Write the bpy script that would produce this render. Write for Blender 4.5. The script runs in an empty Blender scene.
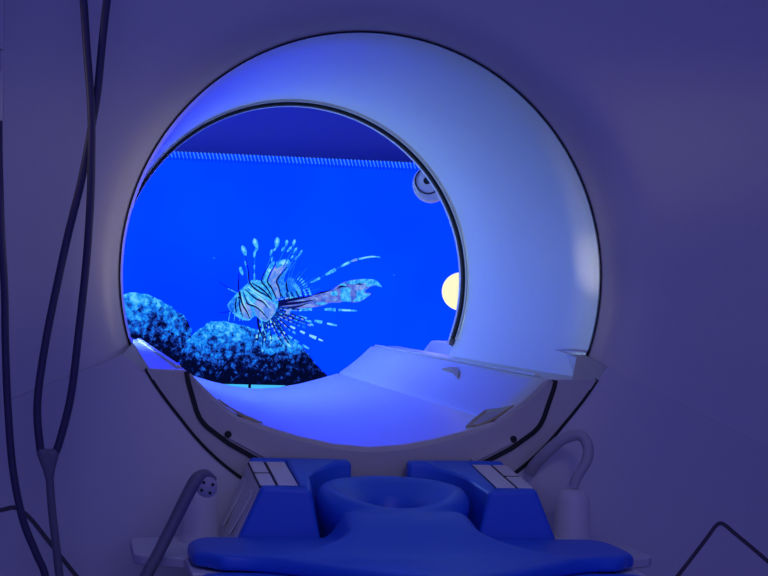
import bpy, bmesh, math, random
from mathutils import Vector, Matrix
random.seed(7)
D = bpy.data; SC = bpy.context.scene; COL = SC.collection
PI = math.pi
FLOOR_Z = -1.05            # the bore axis is the origin, the floor 1.05 m below it

# ------------------------------------------------------------------ colours, materials
def lin(c):
    c = c / 255.0
    return c / 12.92 if c <= 0.04045 else ((c + 0.055) / 1.055) ** 2.4
def rgb(r, g, b): return (lin(r), lin(g), lin(b), 1.0)

def plastic(name, col, rough=0.4, var=0.04, bump=0.0, scale=40.0, spec=0.5, coat=0.0):
    m = D.materials.new(name); m.use_nodes = True
    nt = m.node_tree; b = nt.nodes['Principled BSDF']
    tc = nt.nodes.new('ShaderNodeTexCoord'); no = nt.nodes.new('ShaderNodeTexNoise')
    no.inputs['Scale'].default_value = scale; no.inputs['Detail'].default_value = 4
    nt.links.new(tc.outputs['Object'], no.inputs['Vector'])
    mx = nt.nodes.new('ShaderNodeMix'); mx.data_type = 'RGBA'
    mx.inputs[6].default_value = tuple(max(0, c * (1 - var)) for c in col[:3]) + (1,)
    mx.inputs[7].default_value = tuple(min(1, c * (1 + var)) for c in col[:3]) + (1,)
    nt.links.new(no.outputs['Fac'], mx.inputs[0]); nt.links.new(mx.outputs[2], b.inputs['Base Color'])
    b.inputs['Roughness'].default_value = rough
    b.inputs['Specular IOR Level'].default_value = spec
    if coat: b.inputs['Coat Weight'].default_value = coat; b.inputs['Coat Roughness'].default_value = .15
    if bump:
        bp = nt.nodes.new('ShaderNodeBump'); bp.inputs['Strength'].default_value = bump
        bp.inputs['Distance'].default_value = 0.002
        nt.links.new(no.outputs['Fac'], bp.inputs['Height']); nt.links.new(bp.outputs['Normal'], b.inputs['Normal'])
    return m

def glow(name, col, strength=1.0):
    m = D.materials.new(name); m.use_nodes = True
    nt = m.node_tree; nt.nodes.remove(nt.nodes['Principled BSDF'])
    e = nt.nodes.new('ShaderNodeEmission'); e.inputs['Color'].default_value = col
    e.inputs['Strength'].default_value = strength
    nt.links.new(e.outputs[0], nt.nodes['Material Output'].inputs['Surface'])
    return m

def rock_glow(name):
    """picture of a coral rock shown on the screen"""
    m = D.materials.new(name); m.use_nodes = True
    nt = m.node_tree; nt.nodes.remove(nt.nodes['Principled BSDF']); N = nt.nodes.new; L = nt.links.new
    tc = N('ShaderNodeTexCoord')
    n1 = N('ShaderNodeTexNoise'); n1.inputs['Scale'].default_value = 58; n1.inputs['Detail'].default_value = 4
    n1.inputs['Roughness'].default_value = .72; n1.inputs['Distortion'].default_value = .35
    L(tc.outputs['Object'], n1.inputs['Vector'])
    n2 = N('ShaderNodeTexNoise'); n2.inputs['Scale'].default_value = 15; n2.inputs['Detail'].default_value = 3
    L(tc.outputs['Object'], n2.inputs['Vector'])
    sep = N('ShaderNodeSeparateXYZ'); L(tc.outputs['Generated'], sep.inputs[0])
    ad = N('ShaderNodeMath'); ad.operation = 'MULTIPLY_ADD'; ad.inputs[1].default_value = .55; ad.inputs[2].default_value = -.60
    L(sep.outputs['Z'], ad.inputs[0])
    a2 = N('ShaderNodeMath'); a2.operation = 'MULTIPLY_ADD'; a2.inputs[1].default_value = 1.30
    L(n1.outputs['Fac'], a2.inputs[0]); L(ad.outputs[0], a2.inputs[2])
    a3 = N('ShaderNodeMath'); a3.operation = 'MULTIPLY_ADD'; a3.inputs[1].default_value = .35
    L(n2.outputs['Fac'], a3.inputs[0]); L(a2.outputs[0], a3.inputs[2])
    cr = N('ShaderNodeValToRGB'); r = cr.color_ramp
    r.elements[0].position = .37; r.elements[0].color = rgb(3, 8, 45)
    r.elements[1].position = .90; r.elements[1].color = rgb(105, 212, 255)
    for p, c in ((.45, rgb(7, 26, 105)), (.52, rgb(28, 70, 175)), (.60, rgb(12, 108, 240)), (.72, rgb(36, 158, 252))):
        e = r.elements.new(p); e.color = c
    L(a3.outputs[0], cr.inputs[0])
    e = N('ShaderNodeEmission'); L(cr.outputs[0], e.inputs['Color'])
    L(e.outputs[0], nt.nodes['Material Output'].inputs['Surface'])
    return m

M = {}
M['cover']   = plastic('cover white plastic', (.72, .71, .74, 1), .42, .02, .03, 300)
M['liner']   = plastic('bore liner gloss white', (.80, .80, .82, 1), .45, .02, spec=.35)
M['floorw']  = plastic('bore floor gloss white', (.80, .80, .82, 1), .36, .03)
M['hull']    = plastic('bridge warm grey plastic', (.60, .585, .57, 1), .45, .03, .03, 300)
M['black']   = plastic('black rubber', (.006, .006, .008, 1), .6, .1)
M['beige']   = plastic('beige trim', (.60, .50, .40, 1), .35, .04)
M['pocket']  = plastic('grey beige pad', (.50, .38, .16, 1), .5, .1)
M['palegrey']= plastic('pale grey plastic', (.75, .72, .72, 1), .4, .05)
M['socket']  = plastic('light grey connector', (.93, .88, .84, 1), .4, .03)
M['blue']    = plastic('blue vinyl', (.030, .155, .82, 1), .42, .05, .06, 260)
M['white']   = plastic('white enamel', (.74, .73, .76, 1), .4, .03)
M['hose']    = plastic('dark grey hose', (.20, .19, .25, 1), .45, .1, .1, 200)
M['hosegrey']= plastic('grey hose', (.5, .48, .52, 1), .5, .1, .1, 200)
M['cable']   = plastic('dark cable', (.065, .055, .13, 1), .5, .1)
M['metal']   = plastic('grey metal', (.35, .35, .37, 1), .35, .05)
M['groove']  = plastic('brown grey groove', (.10, .085, .10, 1), .6, .1)
M['wall']    = plastic('painted wall', (.32, .26, .62, 1), .7, .03, .05, 60)
M['ceil']    = plastic('ceiling paint', (.6, .6, .64, 1), .8, .03)
M['floor']   = plastic('grey vinyl floor', (.30, .30, .34, 1), .35, .08, .03, 30)

# ------------------------------------------------------------------ mesh helpers
def link(name, me, m=None, parent=None):
    o = D.objects.new(name, me); COL.objects.link(o)
    if m is not None and me is not None:
        for mm in (m if isinstance(m, (list, tuple)) else [m]): me.materials.append(mm)
    if parent is not None: o.parent = parent
    return o
def build(name, bm, m, parent=None, smooth=True, angle=40, bevel=0, segs=2, recalc=True):
    if recalc: bmesh.ops.recalc_face_normals(bm, faces=bm.faces)
    me = D.meshes.new(name); bm.to_mesh(me); bm.free()
    if smooth:
        for p in me.polygons: p.use_smooth = True
        me.set_sharp_from_angle(angle=math.radians(angle))
    o = link(name, me, m, parent)
    if bevel:
        b = o.modifiers.new('bevel', 'BEVEL'); b.width = bevel; b.segments = segs; b.limit_method = 'ANGLE'
        b.angle_limit = math.radians(30); b.harden_normals = True
    return o
def thing(name, label, cat, loc=(0, 0, 0), group=None):
    o = D.objects.new(name, None); COL.objects.link(o); o.location = loc; o.empty_display_size = .1
    return tag(o, label, cat, group)
def tag(o, label, cat, group=None):
    o['label'] = label; o['category'] = cat
    if group: o['group'] = group
    return o
def under(o, root):        # geometry is written in world coordinates; keep it there under a root that stands elsewhere
    o.parent = root; o.matrix_parent_inverse = Matrix.Translation(-root.location); return o

def grid(bm, rows, close_u=False, close_v=False):
    vs = [[bm.verts.new(p) for p in r] for r in rows]
    n, k = len(vs), len(vs[0])
    for i in range(n if close_v else n - 1):
        for j in range(k if close_u else k - 1):
            a, b, c, d = vs[i][j], vs[i][(j + 1) % k], vs[(i + 1) % n][(j + 1) % k], vs[(i + 1) % n][j]
            try: bm.faces.new((a, b, c, d))
            except ValueError: pass
    return vs
def box(bm, x0, x1, y0, y1, z0, z1):
    v = [bm.verts.new((x, y, z)) for x in (x0, x1) for y in (y0, y1) for z in (z0, z1)]
    for f in ((0, 1, 3, 2), (4, 6, 7, 5), (0, 4, 5, 1), (2, 3, 7, 6), (0, 2, 6, 4), (1, 5, 7, 3)):
        bm.faces.new([v[i] for i in f])
def catmull(pts, n=8):
    P = [Vector(p) for p in pts]; P = [P[0] * 2 - P[1]] + P + [P[-1] * 2 - P[-2]]
    out = []
    for i in range(1, len(P) - 2):
        a, b, c, d = P[i - 1:i + 3]
        for k in range(n):
            t = k / n
            out.append(.5 * ((2 * b) + (c - a) * t + (2 * a - 5 * b + 4 * c - d) * t * t + (3 * b - a - 3 * c + d) * t ** 3))
    out.append(P[-2].copy()); return out
def tube(bm, pts, r, sides=12, smooth=8, cap=True):
    """round hose along a smoothed path; r a number or a list per control point"""
    rr = r if isinstance(r, (list, tuple)) else [r] * len(pts)
    path = catmull(pts, smooth) if smooth else [Vector(p) for p in pts]
    n = len(path); rows = []
    up = Vector((0.3, 1, 0.2)).normalized()
    for i, p in enumerate(path):
        t = (path[min(i + 1, n - 1)] - path[max(i - 1, 0)]).normalized()
        s = t.cross(up)
        if s.length < 1e-4: s = t.cross(Vector((1, 0, 0)))
        s.normalize(); u = s.cross(t)
        f = i / max(n - 1, 1) * (len(rr) - 1); k = min(int(f), len(rr) - 2) if len(rr) > 1 else 0
        q = rr[k] + (rr[k + 1] - rr[k]) * (f - k) if len(rr) > 1 else rr[0]
        rows.append([p + (s * math.cos(2 * PI * j / sides) + u * math.sin(2 * PI * j / sides)) * q for j in range(sides)])
    vs = grid(bm, rows, close_u=True)
    if cap:
        bm.faces.new(vs[0]); bm.faces.new(vs[-1])
def lathe(bm, prof, origin=(0, 0, 0), axis='Y', segs=48, closed=True):
    """revolve (radius, height) pairs around an axis; ends at radius 0 close themselves"""
    o = Vector(origin); rows = []
    for r, h in prof:
        row = []
        for j in range(segs):
            a = 2 * PI * j / segs; c, s = r * math.cos(a), r * math.sin(a)
            row.append(o + (Vector((c, h, s)) if axis == 'Y' else Vector((c, s, h)) if axis == 'Z' else Vector((h, c, s))))
        rows.append(row)
    grid(bm, rows, close_u=True)
    bmesh.ops.remove_doubles(bm, verts=bm.verts, dist=1e-5)
def prism(bm, bot, top):
    """closed solid between two outlines with the same number of points"""
    a = [bm.verts.new(p) for p in bot]; b = [bm.verts.new(p) for p in top]; n = len(a)
    bm.faces.new(a); bm.faces.new(b)
    for i in range(n): bm.faces.new((a[i], a[(i + 1) % n], b[(i + 1) % n], b[i]))
def smooth01(t): t = max(0, min(1, t)); return t * t * (3 - 2 * t)
def lerp(a, b, t): return a + (b - a) * t
def interp(pts, x):
    if x <= pts[0][0]: return pts[0][1]
    for (a, b), (c, d) in zip(pts, pts[1:]):
        if x <= c: return lerp(b, d, (x - a) / (c - a))
    return pts[-1][1]

# ------------------------------------------------------------------ camera (measured from the bore's two rims)
CAM = Vector((-.43958, -2.50612, -.03195)); YAW, PIT, ROL = .183186, .005805, .032150; FPX = 1731.0
Fv = Vector((math.sin(YAW) * math.cos(PIT), math.cos(YAW) * math.cos(PIT), math.sin(PIT)))
Rv = Vector((math.cos(YAW), -math.sin(YAW), 0)); Uv = Rv.cross(Fv)
R2 = Rv * math.cos(ROL) + Uv * math.sin(ROL); U2 = Uv * math.cos(ROL) - Rv * math.sin(ROL)
cd = D.cameras.new('camera'); cam = D.objects.new('camera', cd); COL.objects.link(cam); SC.camera = cam
cd.sensor_width = 36; cd.lens = FPX / 768 * 36; cd.clip_start = .05
cam.matrix_world = Matrix.Translation(CAM) @ Matrix((R2, U2, -Fv)).transposed().to_4x4()
def at(x, y, Y):           # where the sight line of a picture point meets the vertical plane y = Y
    d = Fv + R2 * ((x - 384) / FPX) + U2 * ((288 - y) / FPX)
    return CAM + d * ((Y - CAM.y) / d.y)

# ------------------------------------------------------------------ room
def struct(name, bm, m):
    o = build(name, bm, m, smooth=False); o['kind'] = 'structure'; return o
XL, XR, YB, YF, ZC = -2.3, 2.5, 2.78, -4.6, 1.65
b = bmesh.new(); box(b, XL - .1, XR + .1, YF, YB + .1, FLOOR_Z - .1, FLOOR_Z); struct('floor', b, M['floor'])
b = bmesh.new(); box(b, XL, XR, YF, YB, ZC, ZC + .1); struct('ceiling', b, M['ceil'])
b = bmesh.new(); box(b, XL - .1, XR + .1, YB, YB + .1, FLOOR_Z, ZC + .1); struct('wall_back', b, M['wall'])
b = bmesh.new(); box(b, XL - .1, XL, YF, YB, FLOOR_Z, ZC + .1); struct('wall_left', b, M['wall'])
b = bmesh.new(); box(b, XR, XR + .1, YF, YB, FLOOR_Z, ZC + .1); struct('wall_right', b, M['wall'])
for nm, x0, x1, y0, y1 in (('baseboard_back', XL, XR, YB - .012, YB), ('baseboard_left', XL, XL + .012, YF, YB - .012), ('baseboard_right', XR - .012, XR, YF, YB - .012)):
    b = bmesh.new(); box(b, x0, x1, y0, y1, FLOOR_Z, FLOOR_Z + .09); struct(nm, b, M['white'])

# ------------------------------------------------------------------ scanner
RN, RF, YR, YE = .36, .3393, .8555, 1.42        # front rim, inner ring, its depth, rear end
HY = -.05                                        # front plane of the bridge below the bore
scan = thing('mri_scanner', 'white ring shaped MRI scanner with a round open bore in its front', 'MRI scanner', (0, .7, FLOOR_Z))
def part(name, bm, m, parent=None, **k):
    o = build(name, bm, m, **k)
    if parent is None: return under(o, scan)
    o.parent = parent; return o

# crease that leaves the rim on both sides and falls outwards
A0 = math.radians(-19.0)
def crease_z(x):           # height of the crease over |x|
    return -.117 - .44 * max(0, abs(x) - .34)
HW, ZT = 1.02, 1.0         # half width and top of the scanner's front
def outer_pt(a):           # outer outline seen along angle a (rounded rectangle-ish)
    c, s = math.cos(a), math.sin(a)
    n = 5.0; k = (abs(c / HW) ** n + abs(s / ZT) ** n) ** (-1 / n)
    return c * k, s * k
PROF = [(r, .046 * math.exp(-(r - .36) / .022) - .030) for r in (.36, .362, .364, .367, .370, .374, .378, .384, .390, .398, .406, .416, .428, .442, .46, .50)]
# upper front: from the rim out to the outline, over the top
bm = bmesh.new(); NA = 120
ang = [A0 + (PI - 2 * A0) * i / NA for i in range(NA + 1)]
rows = []
for r, y in PROF:
    row = []
    for a in ang:
        x, z = r * math.cos(a), r * math.sin(a)
        row.append((x, y, z))
    # the last points follow the crease instead of the ray
    for idx, sg in ((0, 1), (-1, -1)):
        x = sg * r * math.cos(A0); row[idx] = (x, y, crease_z(x))
    rows.append(row)
for k in range(1, 9):
    t = k / 8; row = []
    for i, a in enumerate(ang):
        ox, oz = outer_pt(a)
        if i in (0, NA):
            ox = HW if i == 0 else -HW; oz = crease_z(ox)
        ix, iy, iz = rows[len(PROF) - 1][i]
        row.append((lerp(ix, ox, t), -.030, lerp(iz, oz, t)))
    rows.append(row)
# roll the outer edge back
for dy, kx in ((.0, 1.012), (.03, 1.03), (.09, 1.04)):
    row = []
    for i, a in enumerate(ang):
        ox, oz = rows[len(PROF) + 7][i][0], rows[len(PROF) + 7][i][2]
        row.append((ox * kx, -.030 + dy + .012, oz * kx if oz > 0 else oz))
    rows.append(row)
row = [(x, YE - .1, z) for x, y, z in rows[-1]]; rows.append(row)
grid(bm, rows); part('front_cover', bm, M['cover'], angle=60)

# lower front: from the bridge outline (black line) out to the crease and down to the floor
XH = .009                                          # the bridge sits a little right of the bore axis
QA = math.radians(23.25)                           # where the bridge outline begins on both sides
def hull_pt(a):                                    # outline of the bridge; widens a little at its upper ends
    e = max(0, abs(math.cos(a)) - math.cos(math.radians(38))) / (math.cos(QA) - math.cos(math.radians(38)))
    r = .351 + .010 * min(1, e) ** 1.6
    return r * math.cos(a) + XH, r * math.sin(a)
XB = .3545                                         # outer corner of the shelf beside the rim
def low_y(x, z):
    dz = max(0, crease_z(x) - z)
    lip = lerp(-.05, -.037, smooth01((abs(x) - .38) / .5))
    return lip - .05 * smooth01(dz / .7)
bm = bmesh.new(); rows = []
NB = 72
angs = [-QA - (PI - 2 * QA) * i / NB for i in range(NB + 1)]   # right end, under, left end
def low_outer(i):
    t = i / NB                                  # along right crease -> floor -> left crease
    if t < .25: u = t / .25; return (HW, lerp(crease_z(HW), FLOOR_Z + .02, u))
    if t > .75: u = (1 - t) / .25; return (-HW, lerp(crease_z(HW), FLOOR_Z + .02, u))
    return (lerp(HW, -HW, (t - .25) / .5), FLOOR_Z + .02)
K = 44
for k in range(K + 1):
    t = (k / K) ** 1.3; row = []
    for i in range(-1, NB + 2):
        if i in (-1, NB + 1):
            sg = 1 if i < 0 else -1; x = sg * lerp(XB, HW, t); z = crease_z(x)
        else:
            ix, iz = hull_pt(angs[i]); ox, oz = low_outer(i)
            if i in (0, NB): oz = lerp(crease_z(HW), FLOOR_Z, .02)
            x, z = lerp(ix, ox, t), lerp(iz, oz, t)
        row.append((x, low_y(x, z), z))
    rows.append(row)
grid(bm, rows)
part('lower_cover', bm, M['cover'], angle=50)
# the narrow shelf between upper face and lower face along the crease
for sg in (1, -1):
    bm = bmesh.new(); rows = [[], [], []]
    for k in range(31):
        x = lerp(.344, HW, (k / 30) ** 1.5); z = crease_z(x)
        xl = max(x, XB); zl = crease_z(xl); yl = low_y(xl, zl)
        yu = -.030 if x > .45 else interp([(.340, .016), (.345, .0), (.356, -.016), (.386, -.026), (.43, -.0290), (.45, -.030)], x)
        rows[0].append((sg * x, yu + .002, z + .0005)); rows[1].append((sg * xl, yl + .003, zl + .0006)); rows[2].append((sg * xl, yl, zl - .0008))
    grid(bm, rows); part('crease_shelf', bm, M['cover'], angle=50)
# side walls and rear of the housing
for sg in (1, -1):
    x = sg * HW * 1.04; bm = bmesh.new()
    grid(bm, [[(sg * HW, low_y(HW, z), z), (x, .02, z), (x, YE - .1, z)] for z in [lerp(FLOOR_Z + .02, crease_z(HW), k / 8) for k in range(9)]])
    part('side_panel', bm, M['cover'], angle=60)
bm = bmesh.new()                                  # rear face with its wide flare
rows = []
for r, y in ((.3530, YR + .012), (.362, YR + .04), (.40, YR + .15), (.455, YR + .29), (.51, YR + .42), (.56, YE - .04), (.60, YE - .01), (.65, YE)):
    rows.append([(r * math.cos(2 * PI * i / 96), y, r * math.sin(2 * PI * i / 96)) for i in range(96)])
rows.append([(HW * 1.0 * max(-1, min(1, 1.35 * math.cos(2 * PI * i / 96))), YE, (ZT if math.sin(2 * PI * i / 96) > 0 else -FLOOR_Z - .02) * max(-1, min(1, 1.35 * math.sin(2 * PI * i / 96)))) for i in range(96)])
rows.append([(x * 1.04, YE - .1, z * (1.04 if z > 0 else 1)) for x, y, z in rows[-1]])
grid(bm, rows, close_u=True); part('rear_cover', bm, M['cover'], angle=50)

# bore liner: a short flare behind the rim, then the tunnel to the ring
LP = [(.3597, .0165), (.3576, .03), (.3555, .05), (.3538, .08), (.3528, .12), (.3523, .18), (.3515, .28), (.3505, .40), (.3495, .55), (.3488, .70), (.3484, YR - .002)]
bm = bmesh.new()
grid(bm, [[(r * math.cos(2 * PI * i / 128), y, r * math.sin(2 * PI * i / 128)) for i in range(128)] for r, y in LP], close_u=True)
liner = part('bore_liner', bm, M['liner'], angle=60)
# dark joint between liner and front cover
bm = bmesh.new()
grid(bm, [[(r * math.cos(A0 + (PI - 2 * A0) * i / 96), y, r * math.sin(A0 + (PI - 2 * A0) * i / 96)) for i in range(97)] for r, y in ((.3612, .0105), (.3592, .0115), (.3592, .0170), (.3612, .0170))], close_v=True)
part('rim_joint', bm, M['black'], angle=30)
# end ring of the tunnel: beige lip, thin bright line, black gasket, pale inner lip
def arc_ring(sec, a0, a1, n=110):
    bm = bmesh.new()
    vs = grid(bm, [[(r * math.cos(lerp(a0, a1, i / n)), y, r * math.sin(lerp(a0, a1, i / n))) for r, y in sec] for i in range(n + 1)], close_u=True)
    bm.faces.new(vs[0]); bm.faces.new(vs[-1]); return bm
a0, a1 = math.radians(-18.4), math.radians(198.4)
ring = part('bore_ring', arc_ring([(.3500, YR - .030), (.3484, YR - .030), (.3468, YR - .027), (.3460, YR - .024), (.3460, YR - .004), (.3500, YR - .004)], a0, a1), M['beige'], angle=30)
part('ring_bead', arc_ring([(.3460, YR - .020), (.3450, YR - .021), (.3446, YR - .019), (.3446, YR - .004), (.3460, YR - .004)], a0, a1), M['palegrey'], parent=ring, angle=40)
part('ring_gasket', arc_ring([(.3446, YR - .012), (.3398, YR - .010), (.3393, YR - .004), (.3393, YR + .010), (.3530, YR + .010), (.3530, YR - .003), (.3446, YR - .003)], a0, a1), M['black'], parent=ring, angle=40)
part('ring_lip', arc_ring([(.3393, YR - .001), (.3376, YR - .003), (.3368, YR + .003), (.3374, YR + .012), (.3520, YR + .016), (.3520, YR + .0105), (.3393, YR + .0105)], a0 - .04, a1 + .04), M['palegrey'], parent=ring, angle=40)
for c in list(ring.children): c.matrix_parent_inverse = Matrix.Identity(4)

# bore floor: trough between two ledges, running through the whole tunnel
TR = [(0, -.2475), (.05, -.2435), (.10, -.2335), (.15, -.2195), (.184, -.2085), (.189, -.2085), (.1915, -.2040), (.204, -.1955), (.225, -.179), (.245, -.1605), (.257, -.1485), (.263, -.1445), (.270, -.1430), (.300, -.1425), (.324, -.1420)]
prof = [(-x, z) for x, z in reversed(TR[1:])] + TR
bm = bmesh.new(); rows = []
for y in [HY + .001, HY + .006, .03, .1, .2, .3, .4, .5, .6, .7, .8, .9, 1.0, 1.1, 1.2, 1.3, 1.4, 1.42]:
    rows.append([(x, y, z - (.004 if y < HY + .004 else 0)) for x, z in prof])
vs = grid(bm, rows)
low = [[bm.verts.new((v.co.x * .99, v.co.y, v.co.z - .012)) for v in (vs[0][0], vs[0][-1])]]
# rear end face down to the underside
end = [bm.verts.new((x, 1.42, z - .03)) for x, z in prof]
for j in range(len(prof) - 1): bm.faces.new((vs[-1][j], vs[-1][j + 1], end[j + 1], end[j]))
bmesh.ops.delete(bm, geom=low[0], context='VERTS')
bfloor = part('bore_floor', bm, M['floorw'], angle=35)
def child(name, bm, m, p, **k):
    o = build(name, bm, m, **k); o.parent = p; o.matrix_parent_inverse = Matrix.Identity(4)
    return o
def tz(x): return interp(TR, abs(x))
def on_tray(px, py):         # the point of the bore floor seen at a picture point of its right half
    lo, hi = HY, 1.4
    for _ in range(40):
        m = (lo + hi) / 2; p = at(px, py, m)
        if p.z > tz(p.x): lo = m
        else: hi = m
    p = at(px, py, lo); return p.x, max(p.y, HY + .012)
PK = [on_tray(*q) for q in ((465, 428), (472, 421), (485, 411), (500, 409.5), (516, 409.5), (513, 415), (491, 425), (478, 429))]
LT = [on_tray(*q) for q in ((442, 370), (449, 368.6), (457.5, 368.8), (459.5, 373), (458, 379.5), (453, 373.5), (447, 371.6))]
for sg in (1, -1):           # slim raised rails along both ledges
    bm = bmesh.new(); box(bm, min(sg * .2665, sg * .2745), max(sg * .2665, sg * .2745), .03, 1.40, -.1432, -.1392)
    child('rail', bm, M['floorw'], bfloor, bevel=.0012)
for sg in (1, -1):           # shallow grip pockets at the front corners
    bm = bmesh.new()
    cx = sum(p[0] for p in PK) / 8; cy = sum(p[1] for p in PK) / 8
    rows = []
    for k, h in ((1.0, .0006), (.96, .0030), (.84, .0030), (.76, .0010)):
        rows.append([(sg * lerp(cx, x, k), lerp(cy, y, k), tz(lerp(cx, x, k)) + h) for x, y in PK])
    v = grid(bm, rows, close_u=True); bm.faces.new(v[-1])
    child('grip_pocket', bm, M['pocket'], bfloor, angle=30)
    bm = bmesh.new(); rows = []                    # small latch on the slope
    for h in (.0004, .003):
        rows.append([(sg * x, y, tz(x) + h) for x, y in LT])
    v = grid(bm, rows, close_u=True); bm.faces.new(v[-1]); bm.faces.new(v[0])
    child('latch', bm, M['pocket'], bfloor, angle=30)
    bm = bmesh.new()                               # ledge blocks at the rear flare
    prism(bm, [(sg * .372, .97, -.165), (sg * .372, 1.41, -.165), (sg * .52, 1.41, -.165), (sg * .40, .97, -.165)], [(sg * .40, 1.0, -.126), (sg * .40, 1.41, -.126), (sg * .54, 1.41, -.126), (sg * .42, 1.0, -.126)])
    child('rear_ledge', bm, M['white'], bfloor, bevel=.006)

for sg in (1, -1):           # tapering slot low on the liner, just behind the rim
    bm = bmesh.new(); rows = []
    for k in range(11):
        t = k / 10; y = lerp(.014, .16, t); h = .0085 * (1 - t ** 2) + .0004; zc = -.1055
        row = []
        for q in (-1, -.3, .3, 1):
            z = zc + q * h / 2; rr = interp([(p[1], p[0]) for p in LP], y) - .0012 - .0012 * (abs(q) < .5); row.append((sg * math.sqrt(rr * rr - z * z), y, z))
        rows.append(row)
    grid(bm, rows); child('liner_slot', bm, M['beige'], liner, angle=30)
# bridge below the bore entrance: inner face, outer panel, black joints
IN = [(.2700, -.1445), (.2675, -.158), (.262, -.175), (.254, -.200), (.2485, -.2115), (.2395, -.2215), (.2075, -.2450), (.170, -.2650), (.135, -.281), (.08, -.296), (0, -.302)]
def inner_line(t):
    pts = [(x + XH * .6, z) for x, z in [(-x, z) for x, z in IN] + list(reversed(IN[:-1]))]
    L = [0]
    for (a, b_), (c, d_) in zip(pts, pts[1:]): L.append(L[-1] + math.hypot(c - a, d_ - b_))
    s = t * L[-1]
    for k in range(len(pts) - 1):
        if s <= L[k + 1] + 1e-9:
            u = (s - L[k]) / (L[k + 1] - L[k]); return lerp(pts[k][0], pts[k + 1][0], u), lerp(pts[k][1], pts[k + 1][1], u)
    return pts[-1]
NP = 96
front_edge = [(-x, z) for x, z in reversed(TR[1:11])] + TR[:11]
def tray_line(t):
    x = lerp(-.2635, .2635, t); return x, tz(x) - .004
hullc = lambda t: tuple(c * .998 for c in hull_pt(PI + QA + (PI - 2 * QA) * t))
bm = bmesh.new(); rows = []
ty = lambda s: HY - .004 * math.sin(PI * s)
for s in (-.15, 0, .06, .25, .5, .75, 1, 1.02):
    row = []
    for i in range(NP + 1):
        t = i / NP; a = tray_line(t); c = inner_line(t); ss = max(0, min(1, s))
        y = HY + .002 if s == -.15 else (HY + .012 if s > 1 else (HY if s == 0 else HY - .006 + .004 * ss))
        row.append((lerp(a[0], c[0], ss), y, lerp(a[1], c[1], ss) + (.0035 if s == -.15 else 0)))
    rows.append(row)
grid(bm, rows); hull = part('bridge_face', bm, M['hull'], angle=35)
bm = bmesh.new(); rows = []
for s in (-.01, 0, .3, .6, 1, 1.01):
    row = []
    for i in range(NP + 1):
        t = i / NP; a = inner_line(t); c = hullc(t); ss = lerp(.055, .975, max(0, min(1, s)))
        y = HY + .01 if s < 0 or s > 1 else HY - .002
        row.append((lerp(a[0], c[0], ss), y, lerp(a[1], c[1], ss)))
    rows.append(row)
grid(bm, rows); part('bridge_panel', bm, M['hull'], angle=35)
for sg in (1, -1):                                # shelf tops of the bridge ends, rising to the rim
    bm = bmesh.new()
    V = lambda x, y, z: bm.verts.new((sg * x + (XH if y < HY else 0), y, z))
    ex, dx = (.2920, .3260) if sg > 0 else (.3240, .3350)
    e, a, b_, c, d = V(ex, HY - .0015, -.1442), V(.3330, HY - .0020, -.1455), V(.3572, -.0475, -.1250), V(.3385, .010, -.1085), V(dx, .012, -.1115)
    g, h, i_ = V(.2645, HY + .0002, -.1447), V(.2645, .02, -.1428), V(dx, .02, -.1424)
    e2, d2 = V(ex, HY - .0011, -.1446), V(dx, .012, -.1422)
    d3, c3, d4 = V(.338, .12, -.1115), V(.352, .12, -.1085), V(.338, .12, -.1422)
    for f in ((d, c, c3, d3), (d, d3, d4, d2), (e, a, d), (a, b_, c), (a, c, d), (g, e2, i_, h), (e, d, d2, e2)): bm.faces.new(f)
    part('bridge_shelf', bm, M['hull'], angle=75)
def ribbon(fn, w, y, t0, t1, n=120, depth=.02):
    bm = bmesh.new(); rows = []
    for i in range(n + 1):
        t = lerp(t0, t1, i / n); p = Vector(fn(t)); q = Vector(fn(min(1, t + .004))) - Vector(fn(max(0, t - .004)))
        nrm = Vector((-q.y, q.x)).normalized() * (w / 2)
        yy = y if y is not None else low_y(p.x, p.y) - .0015
        rows.append([(p.x + nrm.x, yy, p.y + nrm.y), (p.x - nrm.x, yy, p.y - nrm.y), (p.x - nrm.x, yy + depth, p.y - nrm.y), (p.x + nrm.x, yy + depth, p.y + nrm.y)])
    v = grid(bm, rows, close_u=True); bm.faces.new(v[0]); bm.faces.new(v[-1]); return bm
part('inner_joint', ribbon(inner_line, .0070, HY - .004, 0, 1), M['black'], angle=40)
part('outer_joint', ribbon(hullc, .0045, None, 0, 1), M['black'], angle=40)
for sg in (1, -1):                                # small recessed bars with a dark hole at their upper end
    bm = bmesh.new()
    p0, p1 = Vector((sg * .2125 + XH * .6, -.2310)), Vector((sg * .147 + XH * .6, -.2650)); d = (p1 - p0).normalized(); nn = Vector((-d.y, d.x)) * .0042
    bot = [(p.x, HY - .002, p.y) for p in (p0 + nn, p1 + nn, p1 - nn, p0 - nn)]; top = [(x, HY - .0065, z) for x, y, z in bot]
    prism(bm, bot, top); bar = part('stop_bar', bm, M['hull'], bevel=.0018)
    bm = bmesh.new(); lathe(bm, [(0, HY - .008), (.0042, HY - .0078), (.005, HY - .0065), (.005, HY)], (sg * .2085 + XH * .6, 0, -.2320), 'Y', 20)
    part('screw_hole', bm, M['black'])
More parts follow.
